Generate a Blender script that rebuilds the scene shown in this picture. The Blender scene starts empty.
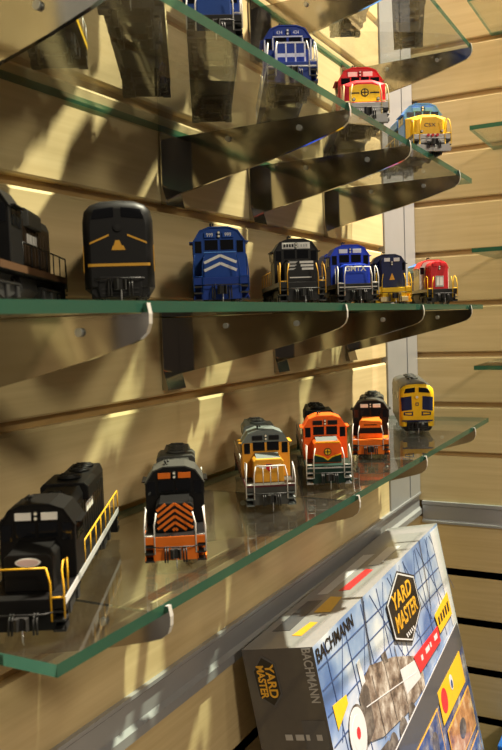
import bpy, bmesh, math
from mathutils import Vector, Matrix
SC = bpy.context.scene
COL = SC.collection

# ------------------------------------------------------------------ materials
_mats = {}
def nt(name):
    m = bpy.data.materials.new(name); m.use_nodes = True
    n = m.node_tree; n.nodes.clear()
    out = n.nodes.new('ShaderNodeOutputMaterial')
    return m, n, out

def lin(r, g, b):
    f = lambda c: (c/12.92 if c <= .04045 else ((c+.055)/1.055)**2.4)
    return (f(r/255), f(g/255), f(b/255), 1)

def paint(name, rgb, rough=.38, metal=0.0, var=.10, scale=160, coat=0.0, spec=.5):
    if name in _mats: return _mats[name]
    m, n, out = nt(name)
    b = n.nodes.new('ShaderNodeBsdfPrincipled')
    tc = n.nodes.new('ShaderNodeTexCoord')
    no = n.nodes.new('ShaderNodeTexNoise'); no.inputs['Scale'].default_value = scale; no.inputs['Detail'].default_value = 3
    mx = n.nodes.new('ShaderNodeMix'); mx.data_type = 'RGBA'; mx.blend_type = 'MIX'
    c = lin(*rgb)
    mx.inputs['A'].default_value = tuple(v*(1-var) for v in c[:3])+(1,)
    mx.inputs['B'].default_value = tuple(min(1, v*(1+var)) for v in c[:3])+(1,)
    n.links.new(tc.outputs['Object'], no.inputs['Vector'])
    n.links.new(no.outputs['Fac'], mx.inputs['Factor'])
    n.links.new(mx.outputs['Result'], b.inputs['Base Color'])
    b.inputs['Roughness'].default_value = rough
    b.inputs['Metallic'].default_value = metal
    b.inputs['Specular IOR Level'].default_value = spec
    b.inputs['Coat Weight'].default_value = coat
    b.inputs['Coat Roughness'].default_value = .06
    n.links.new(b.outputs[0], out.inputs[0])
    _mats[name] = m
    return m

def slat_material():
    m, n, out = nt('maple_laminate')
    L = n.links.new
    b = n.nodes.new('ShaderNodeBsdfPrincipled')
    tc = n.nodes.new('ShaderNodeTexCoord')
    mp = n.nodes.new('ShaderNodeMapping'); mp.inputs['Scale'].default_value = (5, 5, 120)
    no = n.nodes.new('ShaderNodeTexNoise'); no.inputs['Scale'].default_value = 1.6; no.inputs['Detail'].default_value = 5
    cr = n.nodes.new('ShaderNodeValToRGB')
    cr.color_ramp.elements[0].position = .3; cr.color_ramp.elements[0].color = lin(206, 182, 134)
    cr.color_ramp.elements[1].position = .72; cr.color_ramp.elements[1].color = lin(220, 197, 150)
    L(tc.outputs['Object'], mp.inputs['Vector']); L(mp.outputs[0], no.inputs['Vector'])
    L(no.outputs['Fac'], cr.inputs['Fac']); L(cr.outputs['Color'], b.inputs['Base Color'])
    b.inputs['Roughness'].default_value = .42
    b.inputs['Specular IOR Level'].default_value = .35
    L(b.outputs[0], out.inputs[0])
    return m

def fresnel_nodes(n):
    # same index from either side of a pane, so an unbent ray never meets total reflection
    L = n.links.new
    geo = n.nodes.new('ShaderNodeNewGeometry')
    mr = n.nodes.new('ShaderNodeMapRange')
    mr.inputs['To Min'].default_value = 1.5; mr.inputs['To Max'].default_value = 1/1.5
    L(geo.outputs['Backfacing'], mr.inputs['Value'])
    fr = n.nodes.new('ShaderNodeFresnel'); L(mr.outputs[0], fr.inputs['IOR'])
    return fr

def glass_face_material():
    m, n, out = nt('clear_shelf_glass')
    L = n.links.new
    tr = n.nodes.new('ShaderNodeBsdfTransparent'); tr.inputs[0].default_value = (.925, .955, .935, 1)
    gl = n.nodes.new('ShaderNodeBsdfGlossy'); gl.inputs['Roughness'].default_value = .01
    df = n.nodes.new('ShaderNodeBsdfDiffuse'); df.inputs[0].default_value = (.75, .76, .70, 1)
    no = n.nodes.new('ShaderNodeTexNoise'); no.inputs['Scale'].default_value = 14; no.inputs['Detail'].default_value = 6
    mr = n.nodes.new('ShaderNodeMapRange'); mr.inputs['From Min'].default_value = .35; mr.inputs['From Max'].default_value = .75
    mr.inputs['To Min'].default_value = .003; mr.inputs['To Max'].default_value = .016
    tc = n.nodes.new('ShaderNodeTexCoord'); L(tc.outputs['Object'], no.inputs['Vector']); L(no.outputs['Fac'], mr.inputs['Value'])
    dust = n.nodes.new('ShaderNodeMixShader'); L(mr.outputs[0], dust.inputs[0]); L(tr.outputs[0], dust.inputs[1]); L(df.outputs[0], dust.inputs[2])
    mx = n.nodes.new('ShaderNodeMixShader'); fr = fresnel_nodes(n)
    L(fr.outputs[0], mx.inputs[0]); L(dust.outputs[0], mx.inputs[1]); L(gl.outputs[0], mx.inputs[2])
    L(mx.outputs[0], out.inputs[0])
    return m

def glass_edge_material():
    m, n, out = nt('green_glass_edge')
    L = n.links.new
    tr = n.nodes.new('ShaderNodeBsdfTransparent'); tr.inputs[0].default_value = (.13, .36, .26, 1)
    tl = n.nodes.new('ShaderNodeBsdfTranslucent'); tl.inputs[0].default_value = (.09, .27, .19, 1)
    df = n.nodes.new('ShaderNodeBsdfDiffuse'); df.inputs[0].default_value = (.04, .15, .105, 1)
    gl = n.nodes.new('ShaderNodeBsdfGlossy'); gl.inputs['Roughness'].default_value = .12
    a = n.nodes.new('ShaderNodeMixShader'); a.inputs[0].default_value = .5
    L(tl.outputs[0], a.inputs[1]); L(df.outputs[0], a.inputs[2])
    b = n.nodes.new('ShaderNodeMixShader'); b.inputs[0].default_value = .72
    L(tr.outputs[0], b.inputs[1]); L(a.outputs[0], b.inputs[2])
    c = n.nodes.new('ShaderNodeMixShader'); fr = fresnel_nodes(n); L(fr.outputs[0], c.inputs[0])
    L(b.outputs[0], c.inputs[1]); L(gl.outputs[0], c.inputs[2])
    L(c.outputs[0], out.inputs[0])
    return m

def art_sky_material():
    m, n, out = nt('printed_sky_card')
    L = n.links.new
    b = n.nodes.new('ShaderNodeBsdfPrincipled')
    tc = n.nodes.new('ShaderNodeTexCoord')
    no = n.nodes.new('ShaderNodeTexNoise'); no.inputs['Scale'].default_value = 13; no.inputs['Detail'].default_value = 4
    cr = n.nodes.new('ShaderNodeValToRGB')
    e = cr.color_ramp.elements
    e[0].position = .36; e[0].color = lin(84, 114, 172)
    e[1].position = .66; e[1].color = lin(216, 220, 230)
    x = e.new(.5); x.color = lin(140, 164, 206)
    L(tc.outputs['Object'], no.inputs['Vector']); L(no.outputs['Fac'], cr.inputs['Fac']); L(cr.outputs['Color'], b.inputs['Base Color'])
    b.inputs['Roughness'].default_value = .3; b.inputs['Coat Weight'].default_value = .5; b.inputs['Coat Roughness'].default_value = .08
    L(b.outputs[0], out.inputs[0])
    return m

WOOD = slat_material()
GROOVE = paint('slot_board', (186, 152, 100), .6)
GLASS = glass_face_material()
EDGE = glass_edge_material()
ALU = paint('brushed_aluminium', (168, 168, 172), .34, 0.35, .06, 40)
CHROME = paint('polished_chrome', (172, 166, 158), .10, 1.0, .03, 30)
LIP_GLINT = paint('lip_highlight_chrome', (235, 235, 232), .3, .6, .02)  # paler chrome: light caught on the bracket lip, put into the colour
BLACK = paint('satin_black', (22, 21, 20), .48, spec=.3)
UNDER = paint('underframe_black', (26, 25, 24), .55)
WINDOW = paint('tinted_window', (14, 16, 20), .08, 0, .02)
WHEELM = paint('dark_wheel_steel', (60, 58, 55), .35, .8)
LENS = paint('headlight_lens', (235, 232, 215), .1)
WHITE = paint('white_print', (232, 230, 224), .45)
SILVER = paint('silver_paint', (190, 190, 188), .3, .5)
GREY = paint('roof_grey', (104, 110, 108), .45)

# ------------------------------------------------------------------ mesh helper
class MB:
    def __init__(s, k=1.0): s.bm = bmesh.new(); s.k = k
    def box(s, x0, x1, y0, y1, z0, z1, m=0, bev=0):
        vs = [s.bm.verts.new((x, y, z)) for x in (x0, x1) for y in (y0, y1) for z in (z0, z1)]
        fs = [(0,1,3,2),(4,6,7,5),(0,4,5,1),(2,3,7,6),(0,2,6,4),(1,5,7,3)]
        faces = [s.bm.faces.new([vs[i] for i in f]) for f in fs]
        for f in faces: f.material_index = m
        if bev > 0:
            ed = {e for f in faces for e in f.edges}
            r = bmesh.ops.bevel(s.bm, geom=list(ed), offset=bev, segments=2, affect='EDGES', profile=.6)
            for f in r['faces']: f.material_index = m
        return s
    def prism(s, poly, axis, a0, a1, m=0, bev=0):
        def P(u, v, a):
            return {'x': (a, u, v), 'y': (u, a, v), 'z': (u, v, a)}[axis]
        A = [s.bm.verts.new(P(u, v, a0)) for u, v in poly]
        B = [s.bm.verts.new(P(u, v, a1)) for u, v in poly]
        n = len(poly); fs = []
        fs.append(s.bm.faces.new(A)); fs.append(s.bm.faces.new(B[::-1]))
        for i in range(n):
            j = (i+1) % n
            fs.append(s.bm.faces.new((A[j], A[i], B[i], B[j])))
        for f in fs: f.material_index = m
        if bev > 0:
            ed = {e for f in fs for e in f.edges}
            r = bmesh.ops.bevel(s.bm, geom=list(ed), offset=bev, segments=2, affect='EDGES', profile=.6)
            for f in r['faces']: f.material_index = m
        return s
    def quad(s, pts, m=0):
        f = s.bm.faces.new([s.bm.verts.new(p) for p in pts]); f.material_index = m
        return s
    def slab(s, pts, off, m=0):
        """a thin plate on the planar outline pts, its face lifted by vector off"""
        off = Vector(off)
        A = [s.bm.verts.new(p) for p in pts]; B = [s.bm.verts.new(Vector(p)+off) for p in pts]
        fs = [s.bm.faces.new(A), s.bm.faces.new(B[::-1])]
        n = len(pts)
        for i in range(n):
            j = (i+1) % n; fs.append(s.bm.faces.new((A[j], A[i], B[i], B[j])))
        for f in fs: f.material_index = m
        return s
    def tube(s, pts, r, m=0, seg=6):
        pts = [Vector(p) for p in pts]; rings = []
        for i, p in enumerate(pts):
            a = pts[i-1] if i > 0 else p; b = pts[i+1] if i < len(pts)-1 else p
            d = (b-a).normalized()
            up = Vector((0,0,1)) if abs(d.z) < .9 else Vector((1,0,0))
            u = d.cross(up).normalized(); v = u.cross(d)
            rings.append([s.bm.verts.new(p+r*(math.cos(t)*u+math.sin(t)*v)) for t in (2*math.pi*j/seg for j in range(seg))])
        for q in range(len(rings)-1):
            for j in range(seg):
                f = s.bm.faces.new((rings[q][j], rings[q][(j+1)%seg], rings[q+1][(j+1)%seg], rings[q+1][j])); f.material_index = m; f.smooth = True
        for R in (rings[0][::-1], rings[-1]):
            f = s.bm.faces.new(R); f.material_index = m
        return s
    def cyl(s, c, r, h, axis='z', m=0, seg=16, r2=None):
        r2 = r if r2 is None else r2
        c = Vector(c)
        ax = {'x': Vector((1,0,0)), 'y': Vector((0,1,0)), 'z': Vector((0,0,1))}[axis]
        u = {'x': Vector((0,1,0)), 'y': Vector((0,0,1)), 'z': Vector((1,0,0))}[axis]; v = ax.cross(u)
        A = [s.bm.verts.new(c-ax*h/2+r*(math.cos(t)*u+math.sin(t)*v)) for t in (2*math.pi*j/seg for j in range(seg))]
        B = [s.bm.verts.new(c+ax*h/2+r2*(math.cos(t)*u+math.sin(t)*v)) for t in (2*math.pi*j/seg for j in range(seg))]
        f = s.bm.faces.new(A[::-1]); f.material_index = m
        f = s.bm.faces.new(B); f.material_index = m
        for j in range(seg):
            f = s.bm.faces.new((A[j], A[(j+1)%seg], B[(j+1)%seg], B[j])); f.material_index = m; f.smooth = True
        return s
    def loft(s, rings, m=0, matfn=None, caps=True, smooth=True):
        R = [[s.bm.verts.new(p) for p in r] for r in rings]; n = len(R[0])
        for a in range(len(R)-1):
            for j in range(n):
                jj = (j+1) % n
                f = s.bm.faces.new((R[a][j], R[a][jj], R[a+1][jj], R[a+1][j]))
                f.material_index = matfn(f.calc_center_median()) if matfn else m; f.smooth = smooth
        if caps:
            for q in (R[0][::-1], R[-1]):
                f = s.bm.faces.new(q); f.material_index = matfn(f.calc_center_median()) if matfn else m
        return s
    def text(s, body, size, M, m=0, depth=0.15, sx=1.0, bold=0.0):
        """lettering: text lies in local xy, centred, mapped by matrix M"""
        cu = bpy.data.curves.new('lettering_curve', 'FONT'); cu.body = body; cu.size = size
        cu.align_x = 'CENTER'; cu.align_y = 'CENTER'; cu.extrude = depth; cu.offset = bold
        ob = bpy.data.objects.new('lettering_source', cu); COL.objects.link(ob)
        dg = bpy.context.evaluated_depsgraph_get(); dg.update()
        me = bpy.data.meshes.new_from_object(ob.evaluated_get(dg))
        COL.objects.unlink(ob); bpy.data.objects.remove(ob); bpy.data.curves.remove(cu)
        T = M @ Matrix.Diagonal((sx, 1, 1, 1))
        base = [s.bm.verts.new(T @ v.co) for v in me.vertices]
        for p in me.polygons:
            try:
                f = s.bm.faces.new([base[i] for i in p.vertices]); f.material_index = m
            except ValueError: pass
        bpy.data.meshes.remove(me)
        return s
    def build(s, name, mats, parent=None, smooth=False, label=None):
        bmesh.ops.recalc_face_normals(s.bm, faces=s.bm.faces[:])
        if s.k != 1.0: bmesh.ops.scale(s.bm, vec=(s.k,)*3, verts=s.bm.verts[:])
        me = bpy.data.meshes.new(name); s.bm.to_mesh(me); s.bm.free()
        for m in (mats if isinstance(mats, (list, tuple)) else [mats]): me.materials.append(m)
        if smooth:
            for p in me.polygons: p.use_smooth = True
        o = bpy.data.objects.new(name, me); COL.objects.link(o)
        if parent: o.parent = parent
        if label: o['label'] = label
        return o

def thing(name, label, cat, loc=(0,0,0), rz=0, group=None):
    o = bpy.data.objects.new(name, None); COL.objects.link(o)
    o.empty_display_size = .01
    o.location = loc; o.rotation_euler = (0, 0, rz)
    o['label'] = label; o['category'] = cat
    if group: o['group'] = group
    return o
def tag(o, label, cat, group=None, kind=None):
    o['label'] = label; o['category'] = cat
    if group: o['group'] = group
    if kind: o['kind'] = kind
    return o
def struct(o): o['kind'] = 'structure'; return o
def dupe(o, parent, loc=None, data=None):
    c = o.copy(); COL.objects.link(c); c.parent = parent
    if loc is not None: c.location = loc
    return c
# text frames
FX = lambda x, y, z: Matrix(((0,0,1,x),(1,0,0,y),(0,1,0,z),(0,0,0,1)))              # faces +x, reads along +y
FYM = lambda x, y, z: Matrix(((1,0,0,x),(0,0,-1,y),(0,1,0,z),(0,0,0,1)))            # faces -y, reads along +x
FYP = lambda x, y, z: Matrix(((-1,0,0,x),(0,0,1,y),(0,1,0,z),(0,0,0,1)))            # faces +y, reads along -x

# ------------------------------------------------------------------ setting
YW, XW = .358, 1.2135           # inner faces of the two slat walls
XS = -.30                       # where the long wall starts
PITCH, G = .0749, .0070
def slat_rows(zs):
    return [(zs[i]+G/2, zs[i+1]-G/2) for i in range(len(zs)-1)]
up = [-.2815+.0]                # grooves above the metal trim
grooves_up = [.0168+PITCH*i for i in range(-4, 9)]
grooves_lo = [-.3130-.0745*i for i in range(0, 7)]
def slat_profile(z0, z1, d=.0075, c=.0014):
    # depth d behind the face, softened lips
    return [(d, z0), (c, z0), (0, z0+c), (0, z1-1.6*c), (1.4*c, z1), (d, z1)]
def wall_long():
    b = MB()
    def rows(zs, x0, x1):
        for z0, z1 in slat_rows(zs):
            b.prism([(YW+u, v) for u, v in slat_profile(z0, z1)], 'x', x0, x1, 0)
    rows([z for z in grooves_up if z > -.25], .142, 1.072)
    b.box(.142, 1.072, YW, YW+.0075, -.270+.001, grooves_up[1]-G/2 if False else .0168-PITCH*3-G/2, 0)
    rows([-.3065]+[g for g in grooves_lo[1:]], XS, XW)
    rows([z for z in grooves_up if z > -.25], XS, -.06)
    b.box(XS, XW+.03, YW+.0075, YW+.03, -.8, .70, 1)
    return struct(b.build('wall_left', [WOOD, GROOVE]))
wall_long()
def wall_end():
    b = MB()
    zs = grooves_up[:]
    for z0, z1 in slat_rows([z for z in zs if z > -.25]):
        b.prism([(XW+u, v) for u, v in slat_profile(z0, z1)], 'y', -1.1, YW, 0)
    b.box(XW, XW+.0075, -1.1, YW, -.281, .0168-PITCH*3-G/2, 0)
    for z0, z1 in slat_rows([-.3145+G/2]+[g for g in grooves_lo[1:]]):
        b.prism([(XW+u, v) for u, v in slat_profile(z0, z1)], 'y', -1.1, YW, 0)
    b.box(XW+.0075, XW+.03, -1.1, YW+.03, -.8, .70, 1)
    return struct(b.build('wall_right', [WOOD, GROOVE]))
wall_end()
b = MB()
b.box(XS, XW+.03, -1.1, YW+.03, -.70, -.68, 0)
struct(b.build('floor', [paint('grey_carpet_floor', (92, 84, 74), .9)]))
# aluminium profiles
b = MB(); b.box(1.074, 1.1615, YW-.0022, YW+.007, -.268, .64, 0, .0006)
b.box(1.1635, 1.2125, YW-.0030, YW+.007, -.268, .64, 0, .0006)
struct(b.build('trim_1', [ALU]))
b = MB(); b.box(-.056, .138, YW-.0022, YW+.007, -.268, .64, 0, .0006)
struct(b.build('trim_2', [ALU]))
b = MB()
b.prism([(YW+.010, -.268), (YW-.004, -.268), (YW-.004, -.271), (YW-.001, -.274), (YW-.001, -.291), (YW-.005, -.294), (YW-.005, -.3015), (YW+.010, -.3015)], 'x', XS, XW-.001, 0)
struct(b.build('trim_3', [ALU]))
b = MB()
b.prism([(XW+.010, -.2812), (XW-.005, -.2812), (XW-.005, -.286), (XW-.002, -.2885), (XW-.002, -.309), (XW-.005, -.311), (XW-.005, -.3145), (XW+.010, -.3145)], 'y', -1.1, YW-.006, 0)
struct(b.build('trim_4', [ALU]))

# ------------------------------------------------------------------ glass shelves and brackets
T = .0054
def glass_shelf(x0, x1, y0, y1, ztop, label, group):
    b = MB()
    vs = [b.bm.verts.new((x, y, z)) for x in (x0, x1) for y in (y0, y1) for z in (ztop-T, ztop)]
    for f, m in [((0,1,3,2),1),((4,6,7,5),1),((0,4,5,1),1),((2,3,7,6),1),((0,2,6,4),0),((1,5,7,3),0)]:
        q = b.bm.faces.new([vs[i] for i in f]); q.material_index = m
    return tag(b.build('glass_shelf', [GLASS, EDGE]), label, 'shelf', group)
YF = .2155
Z1, Z2, Z3, Z4 = -.132, .0115, .1547, .306
SG = 'glass shelves on the long slat wall'
glass_shelf(.2405, 1.0555, YF+.003, YW-.001, Z1, 'lowest glass shelf, seen from above with its pointed left corner', SG)
glass_shelf(.195, 1.02, YF, YW-.001, Z2, 'glass shelf at eye level seen edge-on as a green line', SG)
glass_shelf(.19, .958, YF-.003, YW-.001, Z3, 'glass shelf seen from below, above the eye-level shelf', SG)
glass_shelf(.19, .974, YF-.003, YW-.001, Z4, 'topmost glass shelf, seen from below at the top edge', SG)  # left end extended out of view to carry the added shadow-casting engines

def bracket(X, ztop, label, yf=YF):
    """tapered polished blade under a pane, with a wall plate and two pins"""
    t = thing('shelf_bracket', label, 'bracket', (X, YW, ztop), 0, 'polished shelf brackets')
    zb = -T-.0004; w = .0014
    f = yf-YW              # front of the glass, local y
    pts = [(-.0025, zb), (f+.0006, zb), (f-.0006, -.0012), (f-.0026, -.0010), (f-.0036, -.006), (f-.0034, -.0105),
           (f-.0018, -.0145), (f+.002, -.0175), (f+.008, -.0197), (f+.032, -.0265), (f+.07, -.0355), (-.0025, -.0505)]
    b = MB(); b.prism(pts, 'x', -w, w, 0)
    for fc in b.bm.faces:
        n = fc.normal; fc.normal_update()
        if abs(fc.normal.x) < .5 and fc.calc_center_median().y < f+.004 and fc.calc_center_median().z > -.016: fc.material_index = 1  # front lip faces take the painted highlight
    b.build('blade', [CHROME, LIP_GLINT], t)
    b = MB()
    b.prism([(-.024, zb), (w, zb), (w, -.0535), (-.024, -.0465)], 'y', -.0024, -.0004, 0, .0003)
    b.prism([(-.0018, -.046), (-.0004, -.046), (-.0004, -.062), (-.0060, -.062)], 'x', -.024, w, 0)
    b.build('mounting_plate', [CHROME], t)
    for y in (f+.036, f+.096):
        b = MB(); b.cyl((-.0021, y, -.0135), .0021, .002, 'x', 0, 14, .0021)
        b.build('screw', [SILVER], t)
    return t
for X, nm in ((.317, 'first bracket from the left under the lowest glass shelf'), (.575, 'second bracket from the left under the lowest glass shelf'),
              (.759, 'third bracket from the left under the lowest glass shelf'), (.966, 'rightmost bracket under the lowest glass shelf, near the slatted end wall')):
    bracket(X, Z1, nm, YF+.003)
for X, nm in ((.306, 'leftmost bracket under the eye-level glass shelf, reflecting the slats'), (.552, 'second bracket from the left under the eye-level glass shelf'),
              (.749, 'third bracket from the left under the eye-level glass shelf'), (.945, 'rightmost bracket under the eye-level glass shelf, below the red engine')):
    bracket(X, Z2, nm)
for X, nm in ((.285, 'leftmost bracket under the second glass shelf from the top'), (.561, 'dark bracket ending below the red engine, second on the second shelf from the top'),
              (.708, 'third bracket from the left under the second glass shelf from the top'), (.888, 'rightmost bracket under the second glass shelf from the top')):
    bracket(X, Z3, nm, YF-.003)
for X, nm in ((.30, 'leftmost bracket under the topmost glass shelf'), (.72, 'middle bracket under the topmost glass shelf'), (.955, 'rightmost bracket under the topmost glass shelf, its tip against the end wall')):
    bracket(X, Z4, nm, YF-.003)
# short shelves on the end wall
EG = 'glass shelves on the end wall'
for z, nm in ((.394, 'top glass shelf on the end wall, at the upper right corner'), (.2355, 'second glass shelf from the top on the end wall'),
              (.0815, 'third glass shelf from the top on the end wall'), (-.069, 'lowest glass shelf on the end wall, at the right edge')):
    glass_shelf(1.065, XW-.001, -.55, .238, z+T/2, nm, EG)

# ------------------------------------------------------------------ locomotives
C = dict(black=(15,14,14), orange=(232,118,36), bnsf=(242,102,32), yellow=(246,196,30), upyellow=(226,160,52), grey=(110,118,116), dgrey=(70,70,66),
         blue=(26,70,150), qblue=(28,70,205), navy=(24,34,74), dkgreen=(22,48,40), red=(206,36,44), silver=(186,186,184), white=(232,230,224),
         gold=(214,160,56), ltblue=(96,156,240), brown=(84,60,40), maroon=(84,24,34), dkblue=(20,56,140), cream=(226,206,150), umber_reflection=(62,48,34), rail_yellow=(232,176,40))
def P(c, rough=.46):
    return paint('paint_'+c, C[c], rough, spec=.28)

LOCO_N = [0]
def truck_parts(t, k, xs, nw):
    """two bogies; the wheels share one mesh"""
    wb = MB(k); wb.cyl((0,0,0), 5.6, 2.6, 'y', 0, 20); wb.cyl((0,0,0), 2.2, 4.6, 'y', 1, 12)
    proto = None
    half = 21 if nw == 3 else 13.5
    for i, x in enumerate(xs):
        b = MB(k)
        for s in (-1, 1):
            y0, y1 = (10.6, 13.4) if s > 0 else (-13.4, -10.6)
            b.prism([(x-half-5, 8.2), (x-half-3, 4.6), (x-half+6, 5.2), (x-4, 3.0), (x+4, 3.0), (x+half-6, 5.2), (x+half+3, 4.6), (x+half+5, 8.2), (x+half+3, 10.5), (x-half-3, 10.5)], 'y', y0, y1, 0)
            for q in ([-half+4, half-4] if nw == 2 else [-half+3, 0, half-3]):
                b.box(x+q-2.6, x+q+2.6, s*13.0-1.6, s*13.0+1.6, 3.4, 8.6, 0, .5)
            b.tube([(x-half, s*14.4, 9.4), (x+half, s*14.4, 9.4)], .5, 0, 5)
        b.box(x-6, x+6, -10.6, 10.6, 6.5, 11, 0)
        b.box(x-half-4, x-half-1, -10.6, 10.6, 7, 10, 0); b.box(x+half+1, x+half+4, -10.6, 10.6, 7, 10, 0)
        tr = b.build('truck', [UNDER], t)
        for q in ([-half+4, half-4] if nw == 2 else [-half+3, 0, half-3]):
            for s in (-1, 1):
                if proto is None:
                    proto = wb.build('wheel', [WHEELM, UNDER], tr); o = proto
                else:
                    o = dupe(proto, tr)
                o.location = ((x+q)*k, s*8.6*k, 5.6*k)

def handrails(t, k, L, rail, front=None):
    m = rail
    b = MB(k); r = .40
    for s in (-1, 1):
        if s > 0 and not front: b.build('handrail', [m], t); b = MB(k)
        b.tube([(-3.2, s*16.6, 17.9), (-2.8, s*11.2, 17.9)], r, 0)
        # corner post with grab that leans in towards the nose
        b.tube([(-3.2, s*16.6, 9), (-3.2, s*16.6, 22), (-4.5, s*15.9, 29), (-9, s*15.6, 31.5), (-14, s*16.2, 31.5), (-14, s*16.2, 17.5)], r, 0)
        b.tube([(-2.8, s*11.2, 8), (-2.8, s*11.2, 24), (-2.8, s*9.8, 30.5)], r, 0)
    if front:
        b.tube([(-2.8, -9.8, 30.5), (-2.8, 9.8, 30.5)], r, 0)
        for y in (-5, 0, 5) if front == 'posts' else (): b.tube([(-2.8, y, 18), (-2.8, y, 30.5)], r*.7, 0)
    b.build('handrail', [m], t)
    x0, x1 = -54, -L+6
    for s in (-1, 1):
        b = MB(k); n = max(3, int((x0-x1)/15))
        for i in range(n+1):
            x = x0+(x1-x0)*i/n
            b.tube([(x, s*16.6, 16), (x, s*16.6, 28)], r*.85, 0, 5)
        b.tube([(x0+2, s*16.6, 24), (x0, s*16.6, 28), (x1, s*16.6, 28), (x1-4, s*16.2, 24), (x1-4, s*16.2, 10)], r, 0, 5)
        b.build('handrail', [m], t)

def coupler(t, k, L):
    for s, x in ((1, 0), (-1, -L)):
        b = MB(k)
        b.box(x-s*8 if s > 0 else x-1, x+1 if s > 0 else x+8, -1.6, 1.6, 8, 11, 0)
        b.prism([(x, -2.0), (x+s*4.2, -2.8), (x+s*5.4, -1.2), (x+s*3.2, -.4), (x+s*3.4, 1.2), (x+s*5.6, 2.6), (x+s*3, 3.2), (x, 2.2)], 'z', 7, 12, 0)
        if s > 0:
            b.tube([(x-1, -12, 12.5), (x+1.2, -9, 12.6), (x+1.4, 9, 12.6), (x-1, 12, 12.5)], .35, 0, 5)
            for y in (-5.5, -4.2, 4.4, 5.8):
                b.tube([(x-2, y, 12), (x+1.0, y, 10), (x+1.4, y*1.02, 4.2)], .5, 0, 5)
            b.tube([(x+3.6, .6, 7), (x+3.8, .6, 2.2), (x+2.4, .6, .8)], .35, 1, 5)
        b.build('coupler', [UNDER, SILVER], t)

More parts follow.
